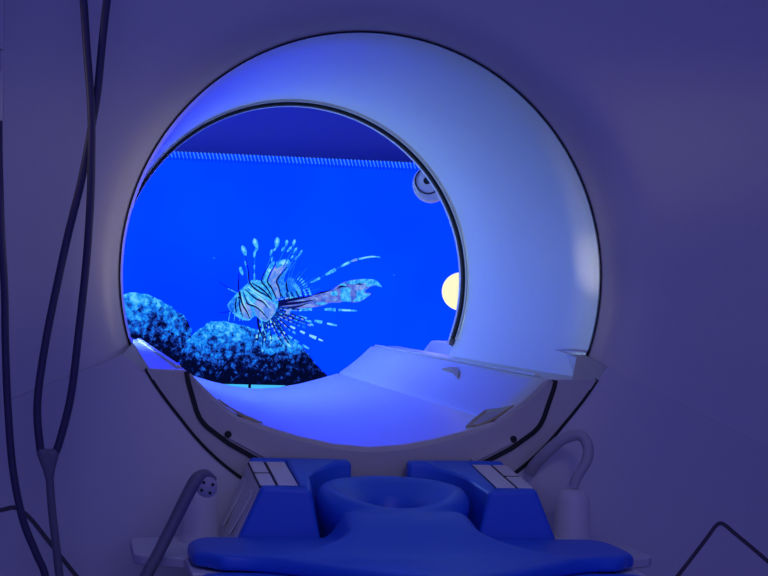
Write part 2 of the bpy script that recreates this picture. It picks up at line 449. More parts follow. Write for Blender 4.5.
# grooves that peak on the lower cover at both sides
def on_low(x, z): return Vector((x, low_y(x, z) - .0008, z))
for sg, g in ((1, [(.440, -.462), (.484, -.412), (.515, -.375), (.529, -.3575), (.5365, -.3525), (.545, -.355), (.562, -.368), (.600, -.397), (.675, -.457)]), (-1, [(.37, -.475), (.405, -.435), (.442, -.391), (.472, -.355), (.488, -.342), (.497, -.3385), (.507, -.3405), (.54, -.352), (.62, -.40)])):
    bm = bmesh.new(); path = catmull([Vector((x, 0, z)) for x, z in g], 6)
    rows = []
    for i, p in enumerate(path):
        q = path[min(i + 1, len(path) - 1)] - path[max(i - 1, 0)]; nn = Vector((-q.z, 0, q.x)).normalized() * .0030
        a, c = p + nn, p - nn
        rows.append([on_low(sg * a.x, a.z), on_low(sg * c.x, c.z), on_low(sg * c.x, c.z) + Vector((0, .004, 0)), on_low(sg * a.x, a.z) + Vector((0, .004, 0))])
    v = grid(bm, rows, close_u=True); bm.faces.new(v[0]); bm.faces.new(v[-1])
    part('cover_groove', bm, M['groove'], angle=40)

# ------------------------------------------------------------------ patient table
XC = .008
tbl = thing('patient_table', 'white patient table with a blue mattress in front of the scanner bore', 'patient table', (XC, -1.3, FLOOR_Z))
def tpart(name, bm, m, **k): return under(build(name, bm, m, **k), tbl)
PZ = -.3465                                         # top of the head pad at its edges
def slab(pl, z0, z1):
    bm = bmesh.new(); prism(bm, [(XC + x, y, z0) for x, y in pl], [(XC + x, y, z1) for x, y in pl]); return bm
rp_ = [(.242, -.082), (.250, -.10), (.335, -.125), (.348, -.138), (.348, -.268), (.338, -.285), (.285, -.310), (.285, -.428)]
tpart('head_board', slab(rp_ + [(-x, y) for x, y in reversed(rp_)], PZ - .036, PZ - .0220), M['white'], bevel=.003)
rt_ = [(.285, -.4285), (.305, -.50), (.305, -2.45)]
tpart('tabletop', slab(rt_ + [(-x, y) for x, y in reversed(rt_)], PZ - .062, PZ - .046), M['white'], bevel=.005)
rm_ = [(.250, -.4290), (.272, -.436), (.281, -.458), (.281, -2.38), (.26, -2.42)]
tpart('mattress', slab(rm_ + [(-x, y) for x, y in reversed(rm_)], PZ - .0458, PZ - .0197), M['blue'], bevel=.008, segs=4)
bm = bmesh.new(); box(bm, XC - .25, XC + .25, -2.3, -.30, PZ - .12, PZ - .0625); tpart('carriage', bm, M['white'], bevel=.02)
bm = bmesh.new(); prism(bm, [(XC - .30, -2.0, FLOOR_Z), (XC + .30, -2.0, FLOOR_Z), (XC + .30, -.55, FLOOR_Z), (XC - .30, -.55, FLOOR_Z)], [(XC - .17, -1.8, PZ - .1205), (XC + .17, -1.8, PZ - .1205), (XC + .17, -.8, PZ - .1205), (XC - .17, -.8, PZ - .1205)]); tpart('pedestal', bm, M['white'], bevel=.02)
for sg in (1, -1):                                 # rounded sockets beside the head end
    bm = bmesh.new(); h = .077
    lathe(bm, [(0, 0), (.0295, 0), (.0290, .003), (.0270, .006), (.0255, .012), (.0252, h - .022), (.0225, h - .010), (.014, h - .002), (0, h)], (XC + .007 + .2625 * sg, -.150, PZ - .0219), 'Z', 32)
    tpart('socket_post', bm, M['palegrey'], angle=50)

# head cushion with ring shaped head rest, one foam piece
bm = bmesh.new()
CY, CZ = -.205, -.2875
ring_prof = [(0, -.357), (.027, -.356), (.033, -.350), (.0365, -.325), (.040, -.3125), (.047, -.3055), (.060, -.298), (.074, -.2905), (.086, -.2865), (.094, -.2870), (.1005, -.2935), (.1040, -.301), (.1045, -.312), (.1015, -.328), (.094, -.343), (.090, PZ - .0195), (0, PZ - .0195)]
def tilt(x, y, z):         # the front lip of the ring lies lower than its back
    q = (CY - y) / .104; h = max(0, (z - PZ) / .0625)
    return XC + x, y, z + (-.007 * q if q < 0 else -.030 * q ** 1.5) * h
rows = []
for r, z in ring_prof:
    rows.append([Vector(tilt(r * math.cos(2 * PI * j / 64), CY + r * math.sin(2 * PI * j / 64), z)) for j in range(64)])
grid(bm, rows, close_u=True); bmesh.ops.remove_doubles(bm, verts=bm.verts, dist=1e-5)
NXX, NYY = 70, 50; top = []; bot = []
for j in range(NYY + 1):
    v = j / NYY; rt, rb = [], []
    for i in range(NXX + 1):
        u = lerp(-1, 1, i / NXX)
        yb = -.264 - .022 * smooth01((abs(u) - .90) / .10) ** 2
        yf = -.43 - .15 * (1 - smooth01(abs(u) / .86)) - .012 * (1 - abs(u)) + .03 * smooth01((abs(u) - .86) / .14) ** 2
        y = lerp(yb, yf, v)
        w = .283 - .008 * (abs(2 * v - 1) ** 6)
        x = u * w
        neck = lerp(.088, .16, smooth01((-.350 - y) / .11))
        hgt = .0375 * (1 - smooth01((-.300 - y) / .165)) * (1 - smooth01((abs(x) - neck * .84) / (neck * (.34 + .25 * smooth01((-.34 - y) / .1)))))
        hgt *= .55 + .45 * smooth01((-.262 - y) / .03)
        edge = min(1, min(v, 1 - v) * 18, (1 - abs(u)) * 30)
        z = PZ - .006 * (1 - math.sqrt(max(0, 1 - (1 - edge) ** 2))) + hgt
        rt.append(Vector((XC + x, y, z))); rb.append(Vector((XC + x, y, PZ - .0195)))
    top.append(rt); bot.append(rb)
vt = grid(bm, top); vb = grid(bm, bot)
per = [(0, i) for i in range(NXX)] + [(j, NXX) for j in range(NYY)] + [(NYY, i) for i in range(NXX, 0, -1)] + [(j, 0) for j in range(NYY, 0, -1)]
for (a, c), (d, e) in zip(per, per[1:] + per[:1]): bm.faces.new((vt[a][c], vt[d][e], vb[d][e], vb[a][c]))
hc = build('head_cushion', bm, M['blue'], angle=180)
tag(hc, 'blue foam head cushion with a round hollow headrest, on the patient table', 'head cushion')
rm = hc.modifiers.new('weld', 'REMESH'); rm.mode = 'VOXEL'; rm.voxel_size = .0035; rm.use_smooth_shade = True
smd = hc.modifiers.new('soft', 'SMOOTH'); smd.factor = .6; smd.iterations = 7

# coil connector blocks at both sides of the head rest
def connector(sg, label):
    root = thing('connector_block', label, 'connector block', (XC + sg * .16, -.17, PZ - .0218), 'connector blocks beside the headrest')
    X = lambda x: XC + .0015 + sg * x
    ztop = lambda y: -.2860 + .11 * (y + .255)
    # blue cushion: front plate, inner wall, arm behind the head rest
    B = [(.222, -.2605), (.101, -.2605), (.1125, -.20), (.1095, -.168), (.098, -.142), (.080, -.119), (.060, -.106), (.039, -.101), (.039, -.072), (.080, -.069), (.188, -.068), (.188, -.0865), (.1335, -.0865), (.1335, -.241), (.222, -.241)]
    T = [(.185, -.256), (.121, -.256), (.1130, -.20), (.1105, -.163), (.100, -.136), (.085, -.114), (.063, -.102), (.041, -.098), (.041, -.075), (.080, -.072), (.184, -.071), (.184, -.0865), (.1335, -.0865), (.1335, -.241), (.186, -.241)]
    bm = bmesh.new()
    zb = [PZ - .0218] * len(B)
    zt = [ztop(y) + (.0042 if y > -.103 else .0030 if y < -.24 and x > .125 else 0) for x, y in T]
    prism(bm, [(X(x), y, z) for (x, y), z in zip(B, zb)], [(X(x), y, z) for (x, y), z in zip(T, zt)])
    under(build('cushion', bm, M['blue'], bevel=.0060, segs=4), root)
    # grey housing with sloping outer side
    bm = bmesh.new()
    y0, y1 = -.2405, -.087
    bot = [(X(.1345), y0, PZ - .0218), (X(.226), y0, PZ - .0218), (X(.226), y1, PZ - .0218), (X(.1345), y1, PZ - .0218)]
    tp = [(X(.1345), y0, ztop(y0) - .003), (X(.188), y0, ztop(y0) - .003), (X(.188), y1, ztop(y1) - .003), (X(.1345), y1, ztop(y1) - .003)]
    prism(bm, bot, tp); hs = under(build('housing', bm, M['palegrey'], bevel=.003), root)
    for k, yy in enumerate((-.205, -.125)):            # raised ribs on the outer side
        bm = bmesh.new(); q = lambda s, y, o: (X(lerp(.188, .226, s) + o), y, lerp(ztop(y) - .008, PZ - .012, s))
        prism(bm, [q(.1, yy - .012, .0), q(.1, yy + .012, .0), q(.9, yy + .012, -.004), q(.9, yy - .012, -.001)], [q(.1, yy - .012, .003), q(.1, yy + .012, .003), q(.9, yy + .012, .001), q(.9, yy - .012, .002)])
        o = build('rib', bm, M['palegrey'], bevel=.001); o.parent = hs; o.matrix_parent_inverse = Matrix.Identity(4)
    # light connector plates split by black gaps
    def plate(name, x0, x1, ya, yb, lift, m):
        bm = bmesh.new()
        prism(bm, [(X(x), y, ztop(y) - .003) for x, y in ((x0, ya), (x1, ya), (x1, yb), (x0, yb))], [(X(x), y, ztop(y) + lift) for x, y in ((x0, ya), (x1, ya), (x1, yb), (x0, yb))])
        return under(build(name, bm, m, bevel=.0008), root)
    plate('gap_bed', .1348, .187, -.2395, -.088, .0003, M['black'])
    plate('connector_plate', .1355, .1615, -.2370, -.0895, .0014, M['socket'])
    plate('connector_plate', .1655, .1860, -.2370, -.166, .0014, M['socket'])
    plate('connector_plate', .1655, .1860, -.156, -.0895, .0014, M['socket'])
connector(-1, 'blue cushioned connector block on the left of the round headrest, grey outer side showing')
connector(1, 'blue cushioned connector block on the right of the round headrest, beside the pale rounded socket')

# ------------------------------------------------------------------ hoses and cables
# left hose: from the socket, over and down in front of the table
root = thing('coil_hose', 'dark grey hose with a round plug leaning left of the blue cushions', 'hose', (-.30, -.28, PZ))
bm = bmesh.new()
tube(bm, [at(213, 481, -.285), at(205, 475.5, -.29), at(197, 479, -.295), at(189, 492, -.30), at(176, 518, -.305), at(160, 550, -.315), at(144, 580, -.325), at(120, 625, -.33), at(95, 690, -.335), at(80, 800, -.335)], [.0068, .008, .0085, .0082, .0078, .0078, .0078, .0078, .0078, .0078], 16)
under(build('hose', bm, M['hose'], angle=60), root)
c = at(206.5, 486.5, -.288)
bm = bmesh.new(); lathe(bm, [(0, -.012), (.0105, -.012), (.0132, -.010), (.0138, -.002), (.0132, .006), (0, .006)], c, 'Y', 32)
plug = under(build('plug', bm, M['hosegrey'], angle=40), root)
for a in (.5, 2.2, 3.6, 5.2):
    bm = bmesh.new(); lathe(bm, [(0, -.0128), (.0019, -.0128), (.0022, -.0118), (0, -.0115)], c + Vector((.0078 * math.cos(a), 0, .0078 * math.sin(a))), 'Y', 12)
    o = build('pin_hole', bm, M['black']); o.parent = plug; o.matrix_parent_inverse = Matrix.Identity(4)
# right hose: arch from the right socket to the scanner bridge
bm = bmesh.new()
ps = Vector((XC + .2700, -.150, PZ + .0565))
tube(bm, [ps, ps + Vector((.006, 0, .016)), at(586, 462, -.148), at(588, 447, -.142), at(580, 435.5, -.13), at(563, 439, -.118), at(546, 453, -.100), at(535, 465, -.082), at(530, 472, -.071)], [.0070, .0072, .0076, .008, .008, .0085, .0088, .0088, .0088], 16)
ho = build('arched_hose', bm, M['hosegrey'], angle=60)
tag(ho, 'grey hose arching out of the rounded socket right of the blue cushions', 'hose')

# hanging double cable with a Y joint
root = thing('hanging_cable', 'dark double cable hanging at the left, crossing itself and meeting in a Y joint', 'cable', tuple(at(48, 460, -.16)))
Yc = -.16
bm = bmesh.new(); tube(bm, [at(78, -70, Yc), at(83.5, 0, Yc), at(86.5, 45, Yc - .003), at(90, 90, Yc - .007), at(91.5, 120, Yc - .009), at(91.5, 150, Yc - .009), at(91, 185, Yc - .008), at(89, 225, Yc - .004), at(85.5, 270, Yc), at(79, 330, Yc), at(71, 395, Yc), at(60, 440, Yc), at(54, 456, Yc)], .0055, 12)
under(build('cable', bm, M['cable'], angle=60), root)
bm = bmesh.new(); tube(bm, [at(116, -70, Yc), at(107, 0, Yc), at(102, 45, Yc), at(97.5, 92, Yc + .002), at(92.5, 122, Yc + .003), at(87.5, 150, Yc + .003), at(80, 187, Yc), at(68, 235, Yc), at(56, 290, Yc), at(46, 340, Yc), at(38.5, 390, Yc), at(37.5, 420, Yc), at(41, 455, Yc)], .0055, 12)
under(build('cable', bm, M['cable'], angle=60), root)
bm = bmesh.new()
a, c = at(47.5, 449, Yc), at(49.5, 479, Yc); rows = []
for k in range(9):
    t = k / 8; p = a.lerp(c, t); wx = lerp(.0150, .0062, smooth01(t)); wy = lerp(.0075, .0062, t)
    if k in (0, 8): wx *= .85; wy *= .85
    rows.append([p + Vector((wx * math.copysign(abs(math.cos(2 * PI * j / 24)) ** .6, math.cos(2 * PI * j / 24)), wy * math.copysign(abs(math.sin(2 * PI * j / 24)) ** .6, math.sin(2 * PI * j / 24)), 0)) for j in range(24)])
v = grid(bm, rows, close_u=True); bm.faces.new(v[0]); bm.faces.new(v[-1])
under(build('y_joint', bm, M['hose'], angle=50), root)
bm = bmesh.new(); tube(bm, [at(49.5, 477, Yc), at(52, 510, Yc), at(56, 545, Yc), at(61, 585, Yc), at(74, 650, Yc), at(92, 760, Yc)], .0056, 12)
under(build('lower_cable', bm, M['hose'], angle=60), root)
# single cable at the very left edge
root = thing('edge_cable', 'single dark cable at the left picture edge, hanging from a pale sleeve', 'cable', tuple(at(3, 240, Yc)))
bm = bmesh.new(); tube(bm, [at(-1.5, 100, Yc), at(-1, 160, Yc), at(1.5, 235, Yc), at(4.5, 290, Yc), at(5.5, 350, Yc), at(8, 410, Yc), at(13, 470, Yc), at(23, 520, Yc), at(36, 553, Yc), at(46, 580, Yc), at(50, 640, Yc), at(52, 760, Yc)], .0052, 12)
under(build('cable', bm, M['cable'], angle=60), root)
for y0, y1, rr in ((-60, 46, .0115), (71, 121, .010)):
    bm = bmesh.new(); tube(bm, [at(-4, y0, Yc), at(-4, y0 + 5, Yc), at(-4, y1 - 5, Yc), at(-4, y1, Yc)], [rr * .85, rr, rr, rr * .8], 20, 3)
    under(build('sleeve', bm, M['white'], angle=40), root)
bm = bmesh.new(); tube(bm, [at(-4, 30, Yc), at(-4, 60, Yc), at(-4, 85, Yc)], .0055, 12, 3); under(build('cable_neck', bm, M['cable'], angle=40), root)

# ------------------------------------------------------------------ things behind the scanner
# round camera at the rear edge of the bore
p = at(427.5, 181, 1.47)
root = thing('bore_camera', 'round grey camera with a black lens at the upper right of the rear opening', 'camera', tuple(p))
bm = bmesh.new(); lathe(bm, [(0, .030), (.036, .030), (.042, .020), (.0445, .008), (.042, .0), (.038, -.004), (0, -.004)], p + Vector((.010, 0, -.007)), 'Y', 48); under(build('mount_disc', bm, M['palegrey'], angle=40), root)
bm = bmesh.new(); lathe(bm, [(.0315, -.003), (.0315, -.0075), (.0295, -.009), (.0285, -.0075), (.0285, -.003)], p, 'Y', 48); under(build('bezel', bm, M['black'], angle=40), root)
bm = bmesh.new(); lathe(bm, [(0, -.0075), (.020, -.007), (.0288, -.0055), (.0288, -.002), (0, -.002)], p, 'Y', 48); under(build('lens_plate', bm, M['palegrey'], angle=40), root)
bm = bmesh.new(); lathe(bm, [(0, -.012), (.006, -.0118), (.0085, -.0105), (.0085, -.006), (0, -.006)], p + Vector((-.003, 0, 0)), 'Y', 32); under(build('lens', bm, M['black'], angle=40), root)
bm = bmesh.new(); tube(bm, [p + Vector((.02, .024, 0)), p + Vector((.11, .022, .07)), p + Vector((.20, -.01, .14)), p + Vector((.205, -.05, .145))], .012, 14); under(build('bracket', bm, M['metal'], angle=50), root)
# round warm lamp
p = at(461, 291.5, 1.50)
root = thing('round_lamp', 'round glowing warm white lamp half hidden at the right edge of the rear opening', 'lamp', tuple(p))
bm = bmesh.new(); lathe(bm, [(.0455 * math.sin(PI * k / 16), -.0455 * math.cos(PI * k / 16)) for k in range(17)], p, 'Y', 40); under(build('globe', bm, glow('lamp glow', rgb(255, 251, 206), 1.0), angle=180), root)
bm = bmesh.new(); lathe(bm, [(0, .030), (.030, .030), (.030, .052), (.022, .058), (0, .058)], p, 'Y', 32); under(build('lamp_base', bm, M['white'], angle=40), root)
bm = bmesh.new(); tube(bm, [p + Vector((.01, .052, 0)), p + Vector((.07, .05, .01)), p + Vector((.14, .0, .02)), p + Vector((.145, -.08, .02))], .011, 14); under(build('bracket', bm, M['metal'], angle=50), root)

# screen on the rear wall
YS = 2.60
SX0, SX1, SZ0, SZ1 = -.37, .87, -.311, .3765
scr = thing('display_screen', 'large bright blue screen behind the bore showing a lionfish over rocks', 'screen', ((SX0 + SX1) / 2, YS, SZ0))
bm = bmesh.new(); box(bm, SX0 - .008, SX1 + .008, YS + .006, YS + .06, SZ0 - .012, SZ1 + .0); under(build('casing', bm, M['black'], bevel=.004), scr)
bm = bmesh.new(); box(bm, .05, .45, YS + .0605, YB - .0005, -.15, .2); under(build('wall_mount', bm, M['metal'], bevel=.004), scr)
bm = bmesh.new(); box(bm, SX0, SX1, YS, YS + .006, SZ0 + .011, SZ1)
mblue = D.materials.new('screen water'); mblue.use_nodes = True
nt = mblue.node_tree; nt.nodes.remove(nt.nodes['Principled BSDF'])
tc = nt.nodes.new('ShaderNodeTexCoord'); no = nt.nodes.new('ShaderNodeTexNoise'); no.inputs['Scale'].default_value = 2.2; no.inputs['Detail'].default_value = 2
nt.links.new(tc.outputs['Object'], no.inputs['Vector'])
rp = nt.nodes.new('ShaderNodeValToRGB'); rp.color_ramp.elements[0].position = .3; rp.color_ramp.elements[1].position = .75
BOOST = 6.0
rp.color_ramp.elements[0].color = (0, lin(62) / BOOST, 1, 1); rp.color_ramp.elements[1].color = (0, lin(76) / BOOST, 1, 1)
nt.links.new(no.outputs['Fac'], rp.inputs[0])
em = nt.nodes.new('ShaderNodeEmission'); em.inputs['Strength'].default_value = BOOST
nt.links.new(rp.outputs[0], em.inputs['Color']); nt.links.new(em.outputs[0], nt.nodes['Material Output'].inputs['Surface'])
under(build('water_image', bm, mblue, smooth=False), scr)
bm = bmesh.new(); box(bm, SX0, SX1, YS - .002, YS + .006, SZ0 - .002, SZ0 + .0105); strip = under(build('bottom_strip', bm, glow('strip glow', rgb(70, 190, 255)), bevel=.001), scr)
for px in (249.5, 286.5, 330, 215):
    x = at(px, 387, YS).x; bm = bmesh.new(); box(bm, x - .004, x + .004, YS - .004, YS - .0005, SZ0 - .003, SZ0 + .012)
    o = build('clip', bm, M['black'], smooth=False); o.parent = strip; o.matrix_parent_inverse = Matrix.Identity(4)
# comb of small bright teeth along the upper edge
bm = bmesh.new(); bm2 = bmesh.new(); x = SX0; k = 0
while x < SX1 - .011:
    for q, (dx0, dx1, zt, zb_) in ((bm, (0, .0040, .0030, -.016)), (bm2, (.0050, .0096, -.004, -.024))):
        v = [q.verts.new((x + d + s, YS + yy, SZ1 + z)) for yy in (-.0012, -.0002) for d, z, s in ((dx0, zb_, .007), (dx1, zb_, .007), (dx1, zt, 0), (dx0, zt, 0))]
        for f in ((0, 1, 2, 3), (7, 6, 5, 4), (0, 4, 5, 1), (1, 5, 6, 2), (2, 6, 7, 3), (3, 7, 4, 0)): q.faces.new([v[i] for i in f])
    x += .0112
under(build('edge_teeth', bm, glow('teeth glow', rgb(58, 135, 255)), smooth=False), scr)
under(build('edge_gaps', bm2, glow('gap glow', rgb(0, 50, 232)), smooth=False), scr)

# pictures on the screen
class Pic:
    def __init__(s, y0=.0015): s.bm = bmesh.new(); s.mats = []; s.y = YS - y0; s.n = 0
    def mi(s, m):
        if m not in s.mats: s.mats.append(m)
        return s.mats.index(m)
    def poly(s, pts, m):
        s.n += 1; y = s.y - s.n * .000012
        vs = [s.bm.verts.new(at(px, py, y)) for px, py in pts]
        f = s.bm.faces.new(vs); f.material_index = s.mi(m)
    def strip(s, pts, ws, m, sm=4):
        P = [Vector((a, b, 0)) for a, b in pts]; path = catmull(P, sm) if sm and len(P) > 2 else P
        n = len(path); L, R = [], []
        for i, p in enumerate(path):
            q = path[min(i + 1, n - 1)] - path[max(i - 1, 0)]; nn = Vector((-q.y, q.x, 0)).normalized()
            f = i / max(1, n - 1) * (len(ws) - 1); k = min(int(f), len(ws) - 2); w = lerp(ws[k], ws[k + 1], f - k) / 2
            L.append((p.x + nn.x * w, p.y + nn.y * w)); R.append((p.x - nn.x * w, p.y - nn.y * w))
        s.n += 1; y = s.y - s.n * .000012
        vl = [s.bm.verts.new(at(a, b, y)) for a, b in L]; vr = [s.bm.verts.new(at(a, b, y)) for a, b in R]; k = s.mi(m)
        for i in range(n - 1):
            f = s.bm.faces.new((vl[i], vl[i + 1], vr[i + 1], vr[i])); f.material_index = k
    def done(s, name):
        return under(build(name, s.bm, s.mats, smooth=False), scr)
def smooth_poly(pts, n=4):
    P = [Vector((a, b, 0)) for a, b in pts]; k = len(P); out = []
    for i in range(k):
        a, b_, c, d = P[i - 1], P[i], P[(i + 1) % k], P[(i + 2) % k]
        for j in range(n):
            t = j / n; q = .5 * ((2 * b_) + (c - a) * t + (2 * a - 5 * b_ + 4 * c - d) * t * t + (3 * b_ - a - 3 * c + d) * t ** 3); out.append((q.x, q.y))
    return out
def rough(pts, amp, n=5):
    return [(a + random.uniform(-amp, amp), b_ + random.uniform(-amp, amp)) for a, b_ in smooth_poly(pts, n)]
rk = rock_glow('rock picture')
p1 = Pic(.0006); p1.poly(rough([(105, 305), (115, 297), (130, 293), (145, 294), (160, 300), (171, 307), (183, 315), (190, 325), (192, 335), (188, 347), (184, 360), (160, 366), (120, 366), (105, 366)], .7), rk); p1.done('rock_picture')
p2 = Pic(.0008); p2.poly(rough([(182, 350), (190, 338), (205, 325), (213, 321), (228, 322), (245, 326), (262, 331), (277, 335), (295, 341), (305, 350), (315, 362), (324, 372), (331, 380), (322, 384.5), (300, 386), (250, 386.5), (215, 386.5), (185, 384), (180, 366)], .7), rk); p2.done('rock_picture')

def mottle(name, c1, c2, scale):
    """picture colour that varies between two tones"""
    m = glow(name, c1); nt = m.node_tree; e = nt.nodes['Emission']; N = nt.nodes.new; L = nt.links.new
    tc = N('ShaderNodeTexCoord'); no = N('ShaderNodeTexNoise'); no.inputs['Scale'].default_value = scale; no.inputs['Detail'].default_value = 3
    L(tc.outputs['Object'], no.inputs['Vector']); r = N('ShaderNodeValToRGB')
    r.color_ramp.elements[0].position = .38; r.color_ramp.elements[0].color = c1; r.color_ramp.elements[1].position = .62; r.color_ramp.elements[1].color = c2
    L(no.outputs['Fac'], r.inputs[0]); L(r.outputs[0], e.inputs['Color']); return m
C_ = mottle('fish cyan', rgb(30, 140, 250), rgb(85, 200, 255), 110); L_ = glow('fish pale', rgb(140, 222, 252)); V_ = mottle('fish lavender', rgb(80, 135, 242), rgb(140, 168, 240), 90)
N_ = glow('fish navy', rgb(8, 18, 92)); B_ = glow('fish blue', rgb(18, 104, 255)); P_ = mottle('fish plum', rgb(60, 95, 220), rgb(112, 130, 222), 70); M_ = mottle('fish mid', rgb(4, 40, 170), rgb(12, 80, 235), 80)
F_ = mottle('fish azure', rgb(15, 100, 245), rgb(50, 150, 255), 90)
rnd = random.Random(11)
f = Pic(.0012)
def leaf(x, y, ln, w, a, m=C_):
    c, s_ = math.cos(a), math.sin(a)
    f.poly(smooth_poly([(x + u * c - v * s_, y + u * s_ + v * c) for u, v in ((-ln / 2, 0), (-ln * .2, w / 2), (ln * .25, w * .4), (ln / 2, 0), (ln * .25, -w * .4), (-ln * .2, -w / 2))], 3), m)
def dashes(path, segs, m=C_):
    P = catmull([Vector((a, b_, 0)) for a, b_ in path], 10); n = len(P) - 1
    g = lambda t: (P[min(n, int(t * n))].x, P[min(n, int(t * n))].y)
    for t0, t1, w0, w1 in segs: f.strip([g(t0), g((t0 + t1) / 2), g(t1)], [w0 * .6, (w0 + w1) / 2, w1], m, 3)
# soft dorsal fin and the fine rays behind it
f.poly(smooth_poly([(283, 296), (284, 284), (290, 277), (295, 281), (297, 288), (302, 292), (294, 299)]), F_)
for k in range(12):
    a = math.radians(-78 + k * 6.5); r1 = 30 + 8 * math.sin(k * 2.1)
    f.strip([(284, 297), (284 + r1 * math.cos(a), 297 + r1 * math.sin(a))], [1.2, .5], B_, 0)
    if k > 3:
        for q in (14, 22): f.strip([(284 + q * math.cos(a), 297 + q * math.sin(a)), (284 + (q + 4) * math.cos(a), 297 + (q + 4) * math.sin(a))], [1, 1.3], C_, 0)
# tail
f.poly(smooth_poly([(270, 304), (285, 300.5), (300, 298), (314, 295), (326, 291.5), (333, 289), (340, 284), (347, 281), (358, 279.3), (370, 279), (377, 281), (382, 287), (375, 285.5), (369, 287.5), (365, 292), (371, 293.5), (366, 298), (360, 301.5), (352, 302.5), (345, 300), (340, 302.5), (330, 303), (322, 306), (308, 308), (290, 309), (275, 309)]), P_)
f.poly(smooth_poly([(346, 282), (358, 279.5), (370, 279), (377, 281), (382, 287), (374, 285.3), (367, 287), (361, 283.5), (352, 284.5)]), C_)
f.poly(smooth_poly([(341, 289), (346, 287.5), (351, 288.5), (350, 294), (351, 301), (345, 301.5), (341, 300)]), C_)
f.poly(smooth_poly([(357, 291), (363, 288), (366, 288.5), (364, 293), (370, 294), (365, 298.5), (359, 301.5), (353, 301.5), (356, 297)]), C_)
f.poly(smooth_poly([(358, 284), (366, 284), (364, 289), (358, 291), (354, 288)]), V_)
for cx, cy, w, h, m in ((334, 293.5, 4.2, 2.8, C_), (335, 299.5, 3.6, 2, V_), (325.5, 297, 3.6, 2.2, V_), (343, 285, 4, 1.8, C_), (321, 303.5, 6, 1.6, C_), (309, 305.5, 6, 1.6, V_), (328, 292.5, 3, 1.2, V_), (315, 299, 4, 1.6, V_), (302, 301, 5, 1.2, V_)):
    f.poly([(cx + w * math.cos(q * PI / 5) * rnd.uniform(.8, 1.1), cy + h * math.sin(q * PI / 5) * rnd.uniform(.8, 1.1)) for q in range(10)], m)
for pts, w in (([(266, 305), (282, 301.5), (298, 298.5), (312, 296)], [5, 3.4, 2.6, .8]), ([(268, 306), (285, 304), (300, 302.5), (316, 299.5)], [4, 3.2, 2.2, .6]), ([(270, 307), (284, 308), (298, 306.5), (308, 303)], [4, 2.8, 1.8, .6]), ([(312, 295.4), (321, 292.5), (327, 291.3), (333, 289)], [.6, 2, 1.4, .4]), ([(337, 289), (341, 286.4), (347, 286.8)], [.6, 2, .4]), ([(356, 284.5), (360, 284), (363, 284.8)], [.5, 1.7, .4]), ([(268, 308), (280, 313), (290, 314)], [3, 2, .6])):
    f.strip(pts, w, N_)
# long free rays with bright dashes
top_ray = [(300, 287), (315, 280.5), (327, 274), (341, 266.5), (352, 261), (365, 257.5), (376, 256.5), (380, 258)]
f.strip(top_ray, [.6, .8, 1, .9, .8, .6], B_); dashes(top_ray, [(.10, .20, 2, 2.4), (.28, .38, 3.4, 3.2), (.44, .55, 2.8, 3.2), (.57, .64, 2.6, 2.4), (.65, .93, 3.2, 1.0)]); dashes(top_ray, [(.575, .63, 2.2, 2.0)], V_); dashes(top_ray, [(.68, .86, 1.4, .6), (.46, .53, 1.2, 1.2)], L_)
dashes([(376, 257), (379, 256.8), (380, 258.5)], [(.1, .9, 1.6, .8)])
dashes([(285, 310.5), (305, 309.5), (330, 309.5), (360, 311)], [(.05, .2, 1.5, 2), (.26, .46, 3, 2.6), (.60, .76, 3.2, 3.2), (.78, .99, 3.6, 1.2)]); dashes([(300, 309), (330, 309.5), (360, 311)], [(.70, .86, 1.8, 1.2)], L_)
dashes([(285, 312), (312, 320), (337, 325.5)], [(.25, .42, 2, 2.4), (.58, .74, 3.4, 3), (.8, 1, 3.8, 1.2)]); dashes([(285, 312), (312, 320), (337, 325.5)], [(.84, .94, 1.8, 1)], L_)
dashes([(275, 318), (300, 331), (323, 341)], [(.3, .4, 2, 2), (.5, .62, 2.2, 2.2), (.74, .86, 3, 3), (.9, 1, 2.6, .8)], L_)
dashes([(270, 322), (290, 337), (311, 350)], [(.45, .55, 2, 2), (.62, .72, 2.2, 2.2), (.84, .99, 3, 1.4)])
# pectoral fan: separate dark rays with bright beads, water between them
fx, fy = 266, 307
for k in range(15):
    a = math.radians(4 + 104 * k / 14); r1 = (38, 46, 41, 49, 43)[k % 5] * (1 - .12 * (k > 10))
    bend = .12 * math.sin(k * 1.3)
    pt = lambda q: (fx + q * math.cos(a + bend * q / 45), fy + q * math.sin(a + bend * q / 45))
    f.strip([pt(5), pt(r1 * .5), pt(r1 * .86)], [3.6, 2.6, 1.6], M_)
    f.strip([pt(5), pt(r1 * .45), pt(r1 * .9)], [1.4, 1.2, .9], N_)
    q = 9 + (k % 3) * 1.7
    while q < r1 - 2:
        ln = rnd.uniform(1.8, 3.8); off = rnd.uniform(.5, 1.3)
        x0, y0 = pt(q); x1, y1 = pt(q + ln); nx, ny = -math.sin(a) * off, math.cos(a) * off
        f.strip([(x0 + nx, y0 + ny), (x1 + nx, y1 + ny)], [rnd.uniform(.9, 1.5), rnd.uniform(1.3, 2.1)], rnd.choice((C_, C_, V_, F_, L_ if k > 5 else V_)), 0)
        q += ln + rnd.uniform(1.6, 3.0)
    leaf(*pt(r1), 4.5, 2.2, a, C_ if k % 2 else F_)
f.strip([(258, 315), (258.5, 326), (262, 336)], [3, 2.8, 1], N_); f.strip([(261, 318), (263, 328), (268, 338)], [1.4, 1.4, 1], C_)
